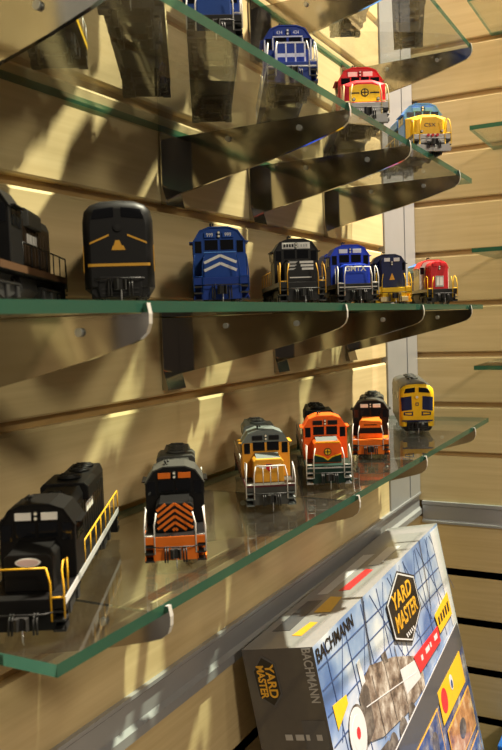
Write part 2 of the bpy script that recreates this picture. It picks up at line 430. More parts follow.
def hood_unit(name, label, group, loc, heading, L=180, s=1.0, wide=False, high=False, nw=2, deck=None, pilot=None, nose=None, nosetop=None, cab=None,
              band=None, roof=None, hood=None, hoodlow=None, rail=None, sill=None, frame=None, boards='white', numbers=None, mark=None, hoodroof=None, hood_len_tint=None,
              wtrim=None, side_text=None, side_col=None, plow=False, boardcol=None, front_rail=None, step=None):
    k = s/1000
    t = thing('model_locomotive', label, 'model locomotive', loc, math.radians(heading)+math.pi, group)
    frame = frame or P('black'); deck = deck or frame; pilot = pilot or frame; cab = cab or P('black'); nose = nose or cab; roof = roof or cab
    hood = hood or cab; rail = rail or P('white'); sill = sill or frame; nosetop = nosetop or nose; hoodroof = hoodroof or roof
    # frame and walkway
    b = MB(k)
    b.box(-L+4, -3.5, -16.8, 16.8, 14.2, 17.4, 0, .3)
    b.box(-L+4, -4.5, -17.0, -16.7, 14.4, 17.6, 1); b.box(-L+4, -4.5, 16.7, 17.0, 14.4, 17.6, 1)
    b.box(-L+8, -8, -9, 9, 10, 14.3, 2)
    b.build('frame', [deck, sill, UNDER], t)
    # pilots with step wells
    for nm, sg, x in (('pilot', 1, -3.5), ('pilot', -1, -L+3.5)):
        b = MB(k)
        xa, xb = (x-2.2, x) if sg > 0 else (x, x+2.2)
        b.box(xa, xb, -12.2, 12.2, 4.0, 17.2, 0, .3)
        b.box(min(xa, xb)-.1, max(xa, xb)+.1, -16.6, 16.6, 13.0, 17.3, 0, .3)
        for yy in (-1, 1):
            y0, y1 = sorted((yy*11.6, yy*16.6))
            for z in (3.4, 7.6, 11.4):
                xx0, xx1 = sorted((x-sg*7, x+sg*.4)); b.box(xx0, xx1, y0, y1, z, z+.9, 1)
            xx0, xx1 = sorted((x-sg*7.4, x-sg*6.4)); b.box(xx0, xx1, y0, y1, 3.4, 14, 0)
            xx0, xx1 = sorted((x-sg*7, x)); y0, y1 = sorted((yy*11.3, yy*12.0)); b.box(xx0, xx1, y0, y1, 3.4, 14, 0)
            y0, y1 = sorted((yy*16.2, yy*16.8)); b.box(xx0, xx1, y0, y1, 3.4, 6, 0); b.box(xx0, xx1, y0, y1, 12, 16, 0)
        if plow and sg > 0:
            b.prism([(-15.5, 2.2), (15.5, 2.2), (14, 8.5), (3.5, 7), (-3.5, 7), (-14, 8.5)], 'x', x, x+3.0, 0)
        b.build(nm, [pilot, step or UNDER], t)
    coupler(t, k, L)
    b = MB(k)
    b.prism([(-12, 13.8), (-13.4, 8), (-11, 4.2), (11, 4.2), (13.4, 8), (12, 13.8)], 'x', -L*.60, -L*.40, 0, .6)
    b.cyl((-L*.385, 8, 11), 2.4, 3, 'x', 0, 12)
    b.build('fuel_tank', [UNDER], t)
    truck_parts(t, k, (-L*.21, -L*.79), nw)
    # nose
    nx0 = -13 if not wide else -10
    cx0, cx1 = -32, -54
    nb = MB(k)
    if high:
        nb.prism([(-10, 17.4), (10, 17.4), (10, 43), (8, 46.5), (4, 48), (-4, 48), (-8, 46.5), (-10, 43)], 'x', cx0+.3, nx0, 0, .7)
        zt = 48
    elif wide:
        nb.loft([[(nx0, -11.5, 17.4), (nx0, 11.5, 17.4), (nx0, 11.5, 31), (nx0, 6, 33.5), (nx0, -6, 33.5), (nx0, -11.5, 31)],
                 [(nx0-5, -16, 17.4), (nx0-5, 16, 17.4), (nx0-5, 16, 33.5), (nx0-5, 6, 36.5), (nx0-5, -6, 36.5), (nx0-5, -16, 33.5)],
                 [(cx0+.3, -16, 17.4), (cx0+.3, 16, 17.4), (cx0+.3, 16, 37), (cx0+.3, 6, 39.5), (cx0+.3, -6, 39.5), (cx0+.3, -16, 37)]], 0, smooth=False)
        zt = 36
    else:
        nb.prism([(-10.4, 17.4), (10.4, 17.4), (10.4, 31.8), (8.6, 33.6), (-8.6, 33.6), (-10.4, 31.8)], 'x', cx0+.3, nx0, 0, .7)
        nb.prism([(nx0-.8, 33.4), (cx0+.3, 33.4), (cx0+.3, 35.2)], 'y', -8.2, 8.2, 1)
        zt = 34
    nb.build('nose', [nose, nosetop], t)
    # cab
    cs = [(-16.8, 17.5), (16.8, 17.5), (16.8, 41), (12, 48.2), (6, 50.4), (-6, 50.4), (-12, 48.2), (-16.8, 41)]
    b = MB(k); b.prism(cs, 'x', cx1, cx0, 0, .5)
    if band: b.prism([(16.3, 42.2), (11.8, 48.6), (5.9, 50.7), (-5.9, 50.7), (-11.8, 48.6), (-16.3, 42.2)], 'x', cx0-.2, cx0+.35, 1)
    rs = [(17.3, 41), (12.3, 48.7), (6.2, 51.0), (-6.2, 51.0), (-12.3, 48.7), (-17.3, 41), (-16.6, 41), (-11.8, 48.0), (-6, 50.2), (6, 50.2), (11.8, 48.0), (16.6, 41)]
    b.prism(rs, 'x', cx1-1.2, cx0-.1 if band else cx0+.9, 2)
    b.tube([(cx0-9, -5, 50.5), (cx0-9, -5, 53.5)], .5, 3); b.tube([(cx0-9, -5, 53), (cx0-3, -5, 53)], .7, 3); b.tube([(cx0-9, -3.4, 53), (cx0-4, -3.4, 53)], .6, 3)
    cabo = b.build('cab', [cab, band or cab, roof, UNDER], t)
    def windows(pl, nm='windshield'):
        b = MB(k)
        for y0, y1, z0, z1 in pl:
            b.box(cx0-.2, cx0+.25, y0-.5, y1+.5, z0-.5, z1+.5, 1)
            b.box(cx0+.2, cx0+.45, y0, y1, z0, z1, 0)
        b.build(nm, [WINDOW, wtrim or cab], cabo)
    if high: windows([(-15.6, -11.4, 35, 42.5)]); windows([(11.4, 15.6, 35, 42.5)])
    elif wide: windows([(-14.6, -7.8, 38.6, 43.2), (-6.8, -.6, 39.8, 43.8)]); windows([(.6, 6.8, 39.8, 43.8), (7.8, 14.6, 38.6, 43.2)])
    else:
        windows([(-9.2, -.8, 36.2, 42.6)]); windows([(.8, 9.2, 36.2, 42.6)])
        windows([(-15.4, -11.2, 34.5, 42)]); windows([(11.2, 15.4, 34.5, 42)])
    for sd in (-1, 1):
        b = MB(k)
        y0, y1 = sorted((sd*16.6, sd*17.1))
        for xa, xb in ((-51, -43.5), (-42.3, -35.5)): b.box(xa, xb, y0, y1, 33.5, 41, 0)
        b.prism([(-52, 41.4), (-34.6, 41.4), (-34.6, 42.0), (-52, 42.0)], 'y', *sorted((sd*16.6, sd*19)), 1)
        b.build('side_window', [WINDOW, cab], cabo)
    # number boards and headlight
    bx = nx0+.3 if high else cx0+.4
    bz = 44.2 if high else 45.6
    bc = paint('number_board_black', (16,16,16), .3) if boards == 'black' else (paint('number_board_white', (236,234,226), .35) if boards == 'white' else boards)
    tc = WHITE if boards != 'white' else BLACK
    half = (1.8, 7.4) if high else (2.2, 9.4)
    for sd in (-1, 1):
        y0, y1 = sorted((sd*half[0], sd*half[1]))
        b = MB(k); b.box(bx-.3, bx+.9, y0, y1, bz-1.7, bz+1.7, 0, .2)
        if numbers: b.text(numbers, 3.4, FX(bx+.95, (y0+y1)/2, bz), 1, .08, .85)
        b.build('number_board', [bc, boardcol or tc], cabo)
    b = MB(k)
    hz = bz if not high else 40.5
    for dz in (-1.1, 1.1):
        b.cyl((bx+.6, 0, hz+dz+.3), 1.05, 1.6, 'x', 0, 14); b.cyl((bx+1.3, 0, hz+dz+.3), .75, .5, 'x', 1, 12)
    b.build('headlight', [UNDER, LENS], cabo)
    if wide:
        b = MB(k)
        for y in (-9, 9):
            b.cyl((-4.6, y, 19.8), 1.2, 2.4, 'x', 0, 12); b.cyl((-3.2, y, 19.8), .9, .6, 'x', 1, 12)
        b.build('ditch_light', [UNDER, LENS], t)
    # long hood
    b = MB(k)
    hx0, hx1 = cx1+.2, -L+12
    hs = [(-9.6, 17.4), (9.6, 17.4), (9.6, 42), (7.8, 46.2), (-7.8, 46.2), (-9.6, 42)]
    b.prism(hs, 'x', hx1, hx0, 0, .5)
    b.prism([(9.8, 42.2), (7.95, 46.6), (-7.95, 46.6), (-9.8, 42.2), (-7.6, 46.0), (7.6, 46.0)], 'x', hx1-.2, hx0-.3, 1)
    n = int((hx0-hx1-8)/7)
    for i in range(n):
        x = hx1+5+i*7
        for sd in (-1, 1):
            y0, y1 = sorted((sd*9.5, sd*10.0)); b.box(x, x+5.6, y0, y1, 21, 39, 0, .15)
    xm = (hx0+hx1)/2
    b.prism([(-12.5, 39), (-12.5, 46), (-10.5, 48), (10.5, 48), (12.5, 46), (12.5, 39)], 'x', xm-14, xm+14, 1, .5)
    if hoodlow:
        for sd in (-1, 1):
            y0, y1 = sorted((sd*9.9, sd*10.3)); b.box(hx1+1, hx0-1, y0, y1, 17.6, 25, 2)
    if side_text:
        for sd in (-1, 1):
            y0, y1 = sorted((sd*9.9, sd*10.35))
            for x, wd in ((hx0-9, 5), (xm+6, 6), (xm-1, 5), (xm-8, 6)): b.box(x-wd/2, x+wd/2, y0, y1, 31.5, 36, 3)
    ho = b.build('long_hood', [hood, hoodroof, hoodlow or hood, side_col or WHITE], t)
    for x, r in ((hx1+11, 6), (hx1+25, 6), (xm, 6.4), (hx0-16, 5)):
        b = MB(k); zz = 48.2 if abs(x-xm) < 14 else 46.6
        b.cyl((x, 0, zz+.7), r, 1.6, 'z', 0, 22); b.cyl((x, 0, zz+1.7), r*.78, .5, 'z', 1, 20)
        for a in range(3):
            an = a*math.pi/3; dx, dy = math.cos(an)*r*.8, math.sin(an)*r*.8
            b.tube([(x-dx, -dy, zz+2.0), (x+dx, dy, zz+2.0)], .3, 0, 4)
        b.build('roof_fan', [hoodroof, UNDER], ho)
    handrails(t, k, L, rail, front_rail)
    if mark:
        b = MB(k); mats = mark(b, nx0, cx0); b.build('nose_marking', mats, t)
    return t

def cab_unit(name, label, group, loc, heading, L=180, s=1.0, nose=None, side=None, roof=None, pilot=None, mark=None, glassc=None, blunt=False, lens=None):
    """streamlined full-width unit with a rounded bulldog nose"""
    k = s/1000
    t = thing('model_locomotive', label, 'model locomotive', loc, math.radians(heading)+math.pi, group)
    nose = nose or P('black'); side = side or nose; roof = roof or nose; pilot = pilot or nose
    def ring(x, w, z0, zt, zs, e=2.6):
        """half width w, belly z0, crown zt, sides straight up to zs then an arc"""
        pts = []
        for i in range(9):
            a = math.pi*i/8
            cx = math.copysign(abs(math.cos(a))**(2/e), math.cos(a)); sx = abs(math.sin(a))**(2/e)
            pts.append((x, w*cx, zs+(zt-zs)*sx))
        return [(x, w, z0), (x, w, (z0+zs)/2)] + pts + [(x, -w, (z0+zs)/2), (x, -w, z0)]
    def mf(c):
        x, y, z = c
        if z > 44 and x < -17: return 2
        return 0 if x > -30 else 1
    b = MB(k)
    if blunt:
        rings = [ring(-2.2, 13.4, 9, 46.5, 38, 3.2), ring(-3.2, 15.4, 8, 48.6, 39, 3.2), ring(-5.5, 16.8, 8, 50.4, 40, 3), ring(-9, 17.2, 8, 51.4, 41), ring(-14, 17.2, 8, 51.8, 42),
                 ring(-30.2, 17.2, 8, 51.8, 42), ring(-L+9, 17.2, 8, 51.8, 42), ring(-L+5, 16, 9, 49.5, 41)]
        b.loft(rings, matfn=lambda c: 2 if (c[2] > 45 and c[0] < -7) else (0 if c[0] > -12 else 1))
    else: b.loft([ring(-2.5, 9, 12, 31, 23), ring(-4, 12.2, 9, 34.5, 25), ring(-7, 14.6, 8, 36.6, 27), ring(-12, 16.2, 8, 38.0, 29), ring(-17, 16.8, 8, 39.4, 31),
            ring(-18.2, 17, 8, 41.0, 32), ring(-25, 17.2, 8, 49.2, 39), ring(-28, 17.2, 8, 51, 41), ring(-32, 17.2, 8, 51.8, 42),
            ring(-L+9, 17.2, 8, 51.8, 42), ring(-L+5, 16, 9, 49.5, 41)], matfn=mf)
    b.bm.normal_update()
    from mathutils.bvhtree import BVHTree
    tree = BVHTree.FromBMesh(b.bm)
    def px(y, z):
        hit = tree.ray_cast(Vector((60, y, z)), Vector((-1, 0, 0)))[0]
        return hit.x if hit else -8
    def patch(bb, outline, m, lift=.35, cuts=6):
        # painted area wrapped on the nose: outline (y, z) quad split into a grid and laid on the skin
        (ya, za), (yb, zb), (yc, zc), (yd, zd) = outline
        g = []
        for i in range(cuts+1):
            row = []
            for j in range(cuts+1):
                u, v = i/cuts, j/cuts
                y = (ya*(1-u)+yb*u)*(1-v)+(yd*(1-u)+yc*u)*v; z = (za*(1-u)+zb*u)*(1-v)+(zd*(1-u)+zc*u)*v
                row.append(bb.bm.verts.new((px(y, z)+lift, y, z)))
            g.append(row)
        for i in range(cuts):
            for j in range(cuts):
                f = bb.bm.faces.new((g[i][j], g[i+1][j], g[i+1][j+1], g[i][j+1])); f.material_index = m; f.smooth = True
    body = b.build('car_body', [nose, side, roof], t)
    # windshield panes on the sloping face
    def wp(y, z):  # point just proud of the slope between x=-18.2 (z 41) and x=-25 (z 49.2)
        f = (z-41)/8.2; return (-18.2-6.8*f+.9, y, z+.5)
    for sd in (-1, 1):
        b = MB(k)
        if blunt:
            patch(b, [(sd*1.8, 42.4), (sd*12.6, 41.4), (sd*11.2, 46.0), (sd*1.8, 47.2)], 0, .4)
        else: b.slab([wp(sd*1.0, 42.0), wp(sd*9.6, 41.4), wp(sd*11.4, 44.4), wp(sd*9.2, 46.2), wp(sd*1.0, 47.6)], (.35, 0, .3), 0)
        b.build('windshield', [glassc or WINDOW], body)
        b = MB(k); y0, y1 = sorted((sd*16.9, sd*17.5)); b.box(-36, -29, y0, y1, 34, 41, 0, .3)
        b.build('side_window', [WINDOW], body)
        b = MB(k)
        for x in (-70, -100, -130): b.cyl((x, sd*17.2, 33), 3.4, .8, 'y', 0, 18)
        b.build('porthole', [WINDOW], body)
        b = MB(k); b.box(-7, -5.5, *sorted((sd*11.6, sd*14.0)), 27.5, 31, 0, .3); b.build('number_board', [lens or nose], body)
    b = MB(k); hz = 37.5 if blunt else 32.0
    b.cyl((px(0, hz)-.4, 0, hz), 2.2, 3.0, 'x', 0, 18); b.cyl((px(0, hz)+1.0, 0, hz), 1.3, .5, 'x', 1, 18)
    b.build('headlight', [nose, lens or LENS], body)
    b = MB(k)
    b.prism([(-12, 3.2), (12, 3.2), (14.5, 6), (14, 13), (-14, 13), (-14.5, 6)], 'x', -9, -4.0, 0, .8)
    b.prism([(-10, 3.4), (10, 3.4), (11, 8), (10.4, 14), (-10.4, 14), (-11, 8)], 'x', -6, -2.0, 0, .8)
    for z in (5.5, 7.5): b.box(-2.2, -1.4, -9, 9, z, z+.5, 1)
    b.build('pilot', [pilot, UNDER], t)
    coupler(t, k, L)
    b = MB(k); b.box(-L*.62, -L*.38, -13.5, 13.5, 4.2, 9, 0, 1); b.build('fuel_tank', [UNDER], t)
    truck_parts(t, k, (-L*.22, -L*.78), 2)
    for x in (-60, -85, -110, -135):
        if x < -L+14: continue
        b = MB(k); b.cyl((x, 0, 52.4), 6, 1.8, 'z', 0, 22); b.cyl((x, 0, 53.5), 4.6, .5, 'z', 1, 20)
        b.build('roof_fan', [roof, UNDER], body)
    b = MB(k); b.tube([(-36, -4, 51.5), (-36, -4, 54)], .5, 0); b.tube([(-38, -4, 53.6), (-31, -4, 53.6)], .8, 0); b.build('horn', [SILVER], body)
    if mark:
        b = MB(k); mats = mark(b, patch); b.build('nose_marking', mats, t)
    return t

def bar(b, x, pts, w, m, d=.35):
    """a painted stripe of width w along the y-z polyline pts, on the plane x"""
    for (y0, z0), (y1, z1) in zip(pts, pts[1:]):
        l = math.hypot(y1-y0, z1-z0); nx, nz = -(z1-z0)/l*w/2, (y1-y0)/l*w/2
        b.prism([(y0+nx, z0+nz), (y1+nx, z1+nz), (y1-nx, z1-nz), (y0-nx, z0-nz)], 'x', x, x+d, m)
def disc(b, x, y, z, ry, rz, m, d=.35, n=20):
    b.prism([(y+ry*math.cos(2*math.pi*i/n), z+rz*math.sin(2*math.pi*i/n)) for i in range(n)], 'x', x, x+d, m)

G1 = 'model locomotives on the lowest glass shelf'
G2 = 'model locomotives on the eye-level glass shelf'
G3 = 'model locomotives on the second glass shelf from the top'
G4 = 'model locomotives on the topmost glass shelf'

# --- lowest shelf
def mark_oval(b, nx, cx):
    disc(b, nx, 0, 30.2, 5.4, 1.9, 0); disc(b, nx+.2, 0, 30.2, 4.6, 1.4, 1)
    return [WHITE, paint('pale_pink_print', (224, 196, 190), .4)]
hood_unit('', 'black engine with yellow handrails and a pale oval badge on its nose', G1, (.251, .2455, Z1), 29.5, 175, 1.03,
          rail=P('rail_yellow'), sill=P('silver'), mark=mark_oval, side_text=1, front_rail='rail', boards='white', roof=P('black'))
CHEV_W = 1.45
def mark_chev(b, nx, cx):
    for i in range(5):
        z = 32.2-i*3.5
        for sg in (-1, 1):
            pts = [(0, z+1.2), (sg*9.8, z-6.2)]
            # keep each arm inside the nose
            y0, z0, y1, z1 = 0, z+1.0, sg*9.8, z-6.0
            if z1 < 18.2: f = (z0-18.2)/(z0-z1); y1, z1 = y1*f, 18.2
            bar(b, nx, [(y0, z0), (y1, z1)], CHEV_W, 0)
    for sg in (-1, 1): bar(b, nx, [(sg*5.0, 33.0), (sg*9.9, 29.4)], CHEV_W, 0)
    return [P('orange')]
hood_unit('', 'black engine with orange chevrons on its nose and an orange front beam', G1, (.364, .2425, Z1), 32, 160, 1.0,
          pilot=P('orange'), roof=P('dgrey'), hoodroof=P('dgrey'), boards=P('orange'), mark=mark_chev, rail=P('white'), sill=P('orange'))
def mark_wings(b, nx, cx):
    for sg in (-1, 1):
        b.prism([(sg*1.8, 29.2), (sg*8.4, 29.8), (sg*6.5, 27.6), (sg*1.8, 26.8)], 'x', nx, nx+.35, 1)
    b.prism([(-2, 30), (2, 30), (2, 27), (0, 25), (-2, 27)], 'x', nx+.1, nx+.5, 0)
    b.prism([(-2, 30), (2, 30), (2, 29), (-2, 29)], 'x', nx+.4, nx+.7, 2)
    bar(b, -3.5, [(-16.4, 16.8), (16.4, 16.8)], 1.2, 3)
    return [P('red'), P('white'), P('navy'), P('maroon')]
hood_unit('', 'yellow engine with a grey roof and winged badge on its nose', G1, (0.5015, 0.2525, Z1), 32, 152, 1.04, front_rail='posts', step=P('grey'),
          cab=P('upyellow'), nose=P('upyellow'), nosetop=P('grey'), band=P('grey'), roof=P('grey'), hood=P('upyellow'), hoodroof=P('grey'), deck=P('dgrey'), pilot=P('dgrey'),
          sill=P('maroon'), mark=mark_wings, boards='black', rail=P('white'))
def mark_heritage(b, nx, cx):
    b.prism([(-10.3, 18), (10.3, 18), (10.3, 23.6), (3, 21.6), (0, 19.4), (-3, 21.6), (-10.3, 23.6)], 'x', nx, nx+.3, 0)
    bar(b, nx+.1, [(-10.2, 24.2), (-3.2, 22.2), (0, 19.8), (3.2, 22.2), (10.2, 24.2)], .9, 1)
    disc(b, nx+.2, 0, 26, 2.8, 2.8, 0); disc(b, nx+.4, 0, 26, 2.2, 2.2, 1)
    bar(b, nx+.6, [(-2, 26), (2, 26)], .7, 0); bar(b, nx+.6, [(0, 24), (0, 28)], .7, 0)
    bar(b, -3.5, [(-16, 15.6), (16, 15.6)], .9, 2)
    bar(b, nx, [(-9.5, 33), (9.5, 33)], .8, 1)
    return [P('dkgreen'), P('yellow'), P('silver')]
hood_unit('', 'orange engine with a dark green skirt and round badge on its nose', G1, (0.583, 0.2425, Z1), 27, 180, 1.06, step=P('silver'), nw=3,
          cab=P('bnsf'), nose=P('bnsf'), nosetop=P('grey'), band=P('bnsf'), roof=P('bnsf'), hood=P('bnsf'), hoodroof=P('black'), hoodlow=P('dkgreen'), deck=P('dkgreen'), pilot=P('dkgreen'),
          sill=P('dkgreen'), mark=mark_heritage, boards='black', rail=P('white'), wtrim=P('bnsf'))
def mark_bands(b, nx, cx):
    b.prism([(-10.5, 22), (10.5, 22), (10.5, 27), (-10.5, 27)], 'x', nx, nx+.3, 0)
    b.box(nx, nx+.3, -6, 6, 29.4, 30.2, 0)
    return [P('black')]
hood_unit('', 'orange and black engine standing left of the yellow-nosed streamliner', G1, (0.722, 0.258, Z1), 18.5, 180, 1.03,
          cab=P('black'), nose=P('orange'), nosetop=P('orange'), roof=P('dgrey'), hood=P('black'), hoodroof=P('dgrey'), hoodlow=P('orange'), deck=P('orange'), pilot=P('orange'),
          sill=P('orange'), mark=mark_bands, boards='white', rail=P('white'))
def mark_ak(b, patch):
    for sg in (-1, 1):
        patch(b, [(sg*5.0, 25), (sg*15.4, 23.6), (sg*15.8, 37.4), (sg*5.4, 38.6)], 0)
        patch(b, [(sg*4.2, 18.8), (sg*13.4, 19.4), (sg*13.4, 22.6), (sg*4.2, 23.2)], 0, .35); patch(b, [(sg*5.6, 20.0), (sg*12, 20.4), (sg*12, 21.6), (sg*5.6, 22.0)], 1, .6)
        patch(b, [(0, 13.0), (sg*15.2, 13.0), (sg*15.2, 14.6), (0, 14.6)], 0, .4)
    patch(b, [(-1.6, 29), (1.6, 29), (1.6, 32), (-1.6, 32)], 0); patch(b, [(-.9, 29.8), (.9, 29.8), (.9, 31.2), (-.9, 31.2)], 1, .6)
    return [P('navy'), P('yellow')]
cab_unit('', 'streamlined engine with a bright yellow nose and blue panels', G1, (0.888, 0.2615, Z1), 21, 145, 1.12,
         nose=P('yellow'), side=P('black'), roof=P('dgrey'), pilot=P('black'), mark=mark_ak, blunt=True)

# --- eye-level shelf
hood_unit('', 'dark brown-black engine cut by the left edge, on the eye-level shelf', G2, (.232, .2575, Z2), 30, 160, 1.05,
          cab=P('black'), hood=P('umber_reflection'), rail=P('black'), sill=P('brown'), side_text=1, nw=3, hoodroof=P('dgrey'))  # warm reflection on the black side put into the hood paint
def mark_whisker(b, patch):
    for sg in (-1, 1):
        patch(b, [(sg*4.4, 34.2), (sg*13.8, 30.2), (sg*13.8, 29.3), (sg*4.4, 33.2)], 0, .35, 10)
        patch(b, [(0, 18.6), (sg*15.0, 18.6), (sg*15.0, 20.0), (0, 20.0)], 0, .35, 12)
        b.prism([(sg*16.6, 16), (sg*17.3, 16), (sg*17.3, 29), (sg*16.6, 29)], 'x', -8, -6, 0)
    patch(b, [(-3.4, 26.4), (3.4, 26.4), (2.4, 28.6), (-2.6, 28.6)], 0); patch(b, [(-2.2, 28.6), (1.6, 28.6), (.6, 31.2), (-1.4, 31.2)], 0)
    return [P('gold')]
cab_unit('', 'black streamlined engine with thin yellow stripes on its rounded nose', G2, (0.34, 0.2535, Z2), 36, 140, 1.05,
         nose=P('black'), side=P('black'), roof=P('black'), mark=mark_whisker, blunt=True, lens=BLACK)
def mark_gm(b, nx, cx):
    for z in (31.2, 26.4):
        bar(b, nx, [(-10, z-4.4), (0, z), (10, z-4.4)], 1.7, 0)
    bar(b, nx, [(-10, 33.2), (10, 33.2)], .5, 1)
    return [P('white'), P('ltblue')]
hood_unit('', 'dark blue engine with two white chevrons and 999 on its boards', G2, (0.468, 0.267, Z2), 31, 140, 1.09,
          cab=P('blue'), deck=P('dkblue'), pilot=P('dkblue'), frame=P('dkblue'), sill=P('blue'), rail=P('blue'), boards=P('blue'), numbers='999', mark=mark_gm)
def mark_horse(b, nx, cx):
    for i, z in enumerate((32, 29.6, 27.2)):
        b.box(nx, nx+.35, -.5+i*.8, 9.6, z-.8, z+.8, 0)
        b.prism([(-9.4, z-.7), (-3.4-i, z-.7), (-1.8-i*.6, z+.7), (-7.6, z+.7)], 'x', nx, nx+.35, 1)
    b.box(nx, nx+.3, -8, 8, 20.6, 21.4, 0)
    b.box(cx+.3, cx+.7, -10.6, 10.6, 43.4, 48.2, 0)
    for i in range(4): b.box(cx+.5, cx+1.5, -9.4+i*2.0, -8.0+i*2.0, 44.6, 46.9, 2)
    for i in range(3): b.box(cx+.5, cx+1.5, 3.4+i*1.9, 4.6+i*1.9, 44.8, 46.6, 1)
    return [P('white'), P('silver'), P('black')]
hood_unit('', 'black engine with white stripes on its nose and gold handrails', G2, (0.592, 0.2635, Z2), 33, 128, 1.1,
          rail=P('gold'), boards='white', mark=mark_horse, sill=P('dgrey'), hoodroof=P('dgrey'))
def mark_qmtx(b, nx, cx):
    b.text('GMTX', 6.2, FX(nx+.35, 0, 29.8), 0, .12, 1, .12)
    bar(b, -3.6, [(-15.5, 14.6), (15.5, 14.6)], .7, 0)
    return [P('white')]
hood_unit('', 'bright blue engine with white handrails and GMTX across its nose', G2, (0.666, 0.2445, Z2), 33, 150, 1.07, front_rail='rail', step=P('dgrey'),
          cab=P('qblue'), nose=P('qblue'), roof=P('qblue'), hood=P('qblue'), hoodroof=P('qblue'), rail=P('white'), boards='white', mark=mark_qmtx, nw=3)
def mark_dome(b, nx, cx):
    b.prism([(-2.6, 25), (2.6, 25), (1.6, 27.5), (.3, 31), (-.3, 31), (-1.6, 27.5)], 'x', nx, nx+.35, 0)
    for sg in (-1, 1): b.box(-2.2, -1.2, *sorted((sg*4, sg*13)), 4.2, 8.6, 1, .3)
    return [P('gold'), P('cream')]
hood_unit('', 'navy high-nosed engine with a yellow front beam and gold emblem', G2, (.796, .255, Z2), 27, 162, 1.06, high=True,
          cab=P('navy'), pilot=P('yellow'), deck=P('yellow'), sill=P('yellow'), rail=P('yellow'), step=P('yellow'), boards='white', mark=mark_dome)
def mark_door(b, nx, cx):
    b.box(nx, nx+.4, -4.6, 4.6, 20, 32, 0, .1); b.box(nx+.3, nx+.6, -3.4, -.4, 21.5, 30.5, 1); b.box(nx+.3, nx+.6, .4, 3.4, 21.5, 30.5, 1)
    return [P('silver'), P('white')]
hood_unit('', 'red, white and blue engine at the right end of the eye-level shelf', G2, (0.884, 0.2285, Z2), 33, 115, 1.0, high=True,
          cab=P('white'), nose=P('red'), roof=P('red'), hood=P('blue'), hoodroof=P('ltblue'), rail=P('yellow'), sill=P('silver'), boards=P('red'), mark=mark_door)

# --- second shelf from the top
hood_unit('', 'dark engine with a yellow side panel, seen from below at the upper left', G3, (0.263, 0.25, Z3), 32, 165, 1.0, hood=P('yellow'), sill=P('yellow'), hoodlow=P('yellow'), hoodroof=P('black'))
hood_unit('', 'black engine with a pale sill stripe, its underside filling the upper left', G3, (0.343, 0.242, Z3), 32, 170, 0.98, sill=P('cream'), rail=P('cream'), nw=3)
hood_unit('', 'blue engine with a white sill cut by the top edge', G3, (0.402, 0.2275, Z3), 31, 212, 0.93, cab=P('blue'), hood=P('blue'), sill=P('white'), nw=3, pilot=P('black'))
def mark_conrail(b, nx, cx):
    for y in (-9.6, -3.2, 3.2, 9.6): bar(b, nx, [(y, 18.5), (y, 33)], 1.0, 0)
    bar(b, nx, [(-10, 24.5), (10, 24.5)], 2.4, 0); bar(b, nx+.1, [(-9.6, 32.8), (9.6, 32.8)], 1.0, 0)
    for sg in (-1, 1): bar(b, cx+.3, [(sg*15.8, 19), (sg*16.2, 41)], .9, 0); bar(b, cx+.3, [(sg*10.4, 34), (sg*10.4, 42.4)], .8, 0)
    bar(b, cx+.3, [(-10.4, 43.2), (10.4, 43.2)], .9, 0)
    bar(b, -3.5, [(-16, 14.4), (16, 14.4)], 1.0, 0)
    return [P('white')]
hood_unit('', 'blue engine with white stripes over its cab and nose, left of the red one', G3, (0.505, 0.2275, Z3), 30, 170, 1.0,
          cab=P('dkblue'), hood=P('dkblue'), roof=P('dkblue'), deck=P('dkblue'), pilot=P('dkblue'), sill=P('white'), rail=P('white'), boards=P('dkblue'), numbers='434', mark=mark_conrail, nw=3)
def mark_warbonnet(b, nx, cx):
    b.prism([(-11.4, 19.5), (11.4, 19.5), (11.4, 30.4), (5, 32), (-5, 32), (-11.4, 30.4)], 'x', nx, nx+.35, 0)
    disc(b, nx+.3, 0, 26, 3, 3, 1); disc(b, nx+.5, 0, 26, 2.2, 2.2, 0); bar(b, nx+.7, [(-2.2, 26), (2.2, 26)], .7, 1); bar(b, nx+.7, [(0, 23.8), (0, 28.2)], .7, 1)
    bar(b, nx+.3, [(-10.8, 25.8), (-4, 25.8)], .9, 1); bar(b, nx+.3, [(4, 25.8), (10.8, 25.8)], .9, 1)
    return [P('yellow'), BLACK]
hood_unit('', 'red engine with a yellow nose band and silver front beam', G3, (0.638, 0.2235, Z3), 28, 170, 1.1, wide=True, nw=3,
          cab=P('red'), nose=P('red'), roof=P('red'), hood=P('silver'), hoodroof=P('silver'), pilot=P('silver'), deck=P('silver'), sill=P('silver'), rail=P('cream'), boards='white', mark=mark_warbonnet, plow=True)
def mark_csx(b, nx, cx):
    b.text('CSX', 4.4, FX(nx+.25, 0, 26.5), 0, .12, 1.25)
    for sg in (-1, 1): b.box(nx-4, nx-3.0, *sorted((sg*11, sg*15)), 30, 32, 1)
    for y in (-4, 0, 4): b.cyl((-1.6, y, 16), 1.3, 1.5, 'x', 2, 10)
    return [P('navy'), LENS, P('red')]
hood_unit('', 'yellow-nosed engine with a light blue cab top, at the shelf end', G3, (0.785, 0.2095, Z3), 32, 135, 1.1, wide=True, nw=3,
          cab=P('ltblue'), nose=P('yellow'), roof=P('ltblue'), hood=P('black'), hoodroof=P('ltblue'), pilot=P('silver'), deck=P('black'), sill=P('black'), rail=P('yellow'), boards=P('ltblue'), mark=mark_csx, plow=True)

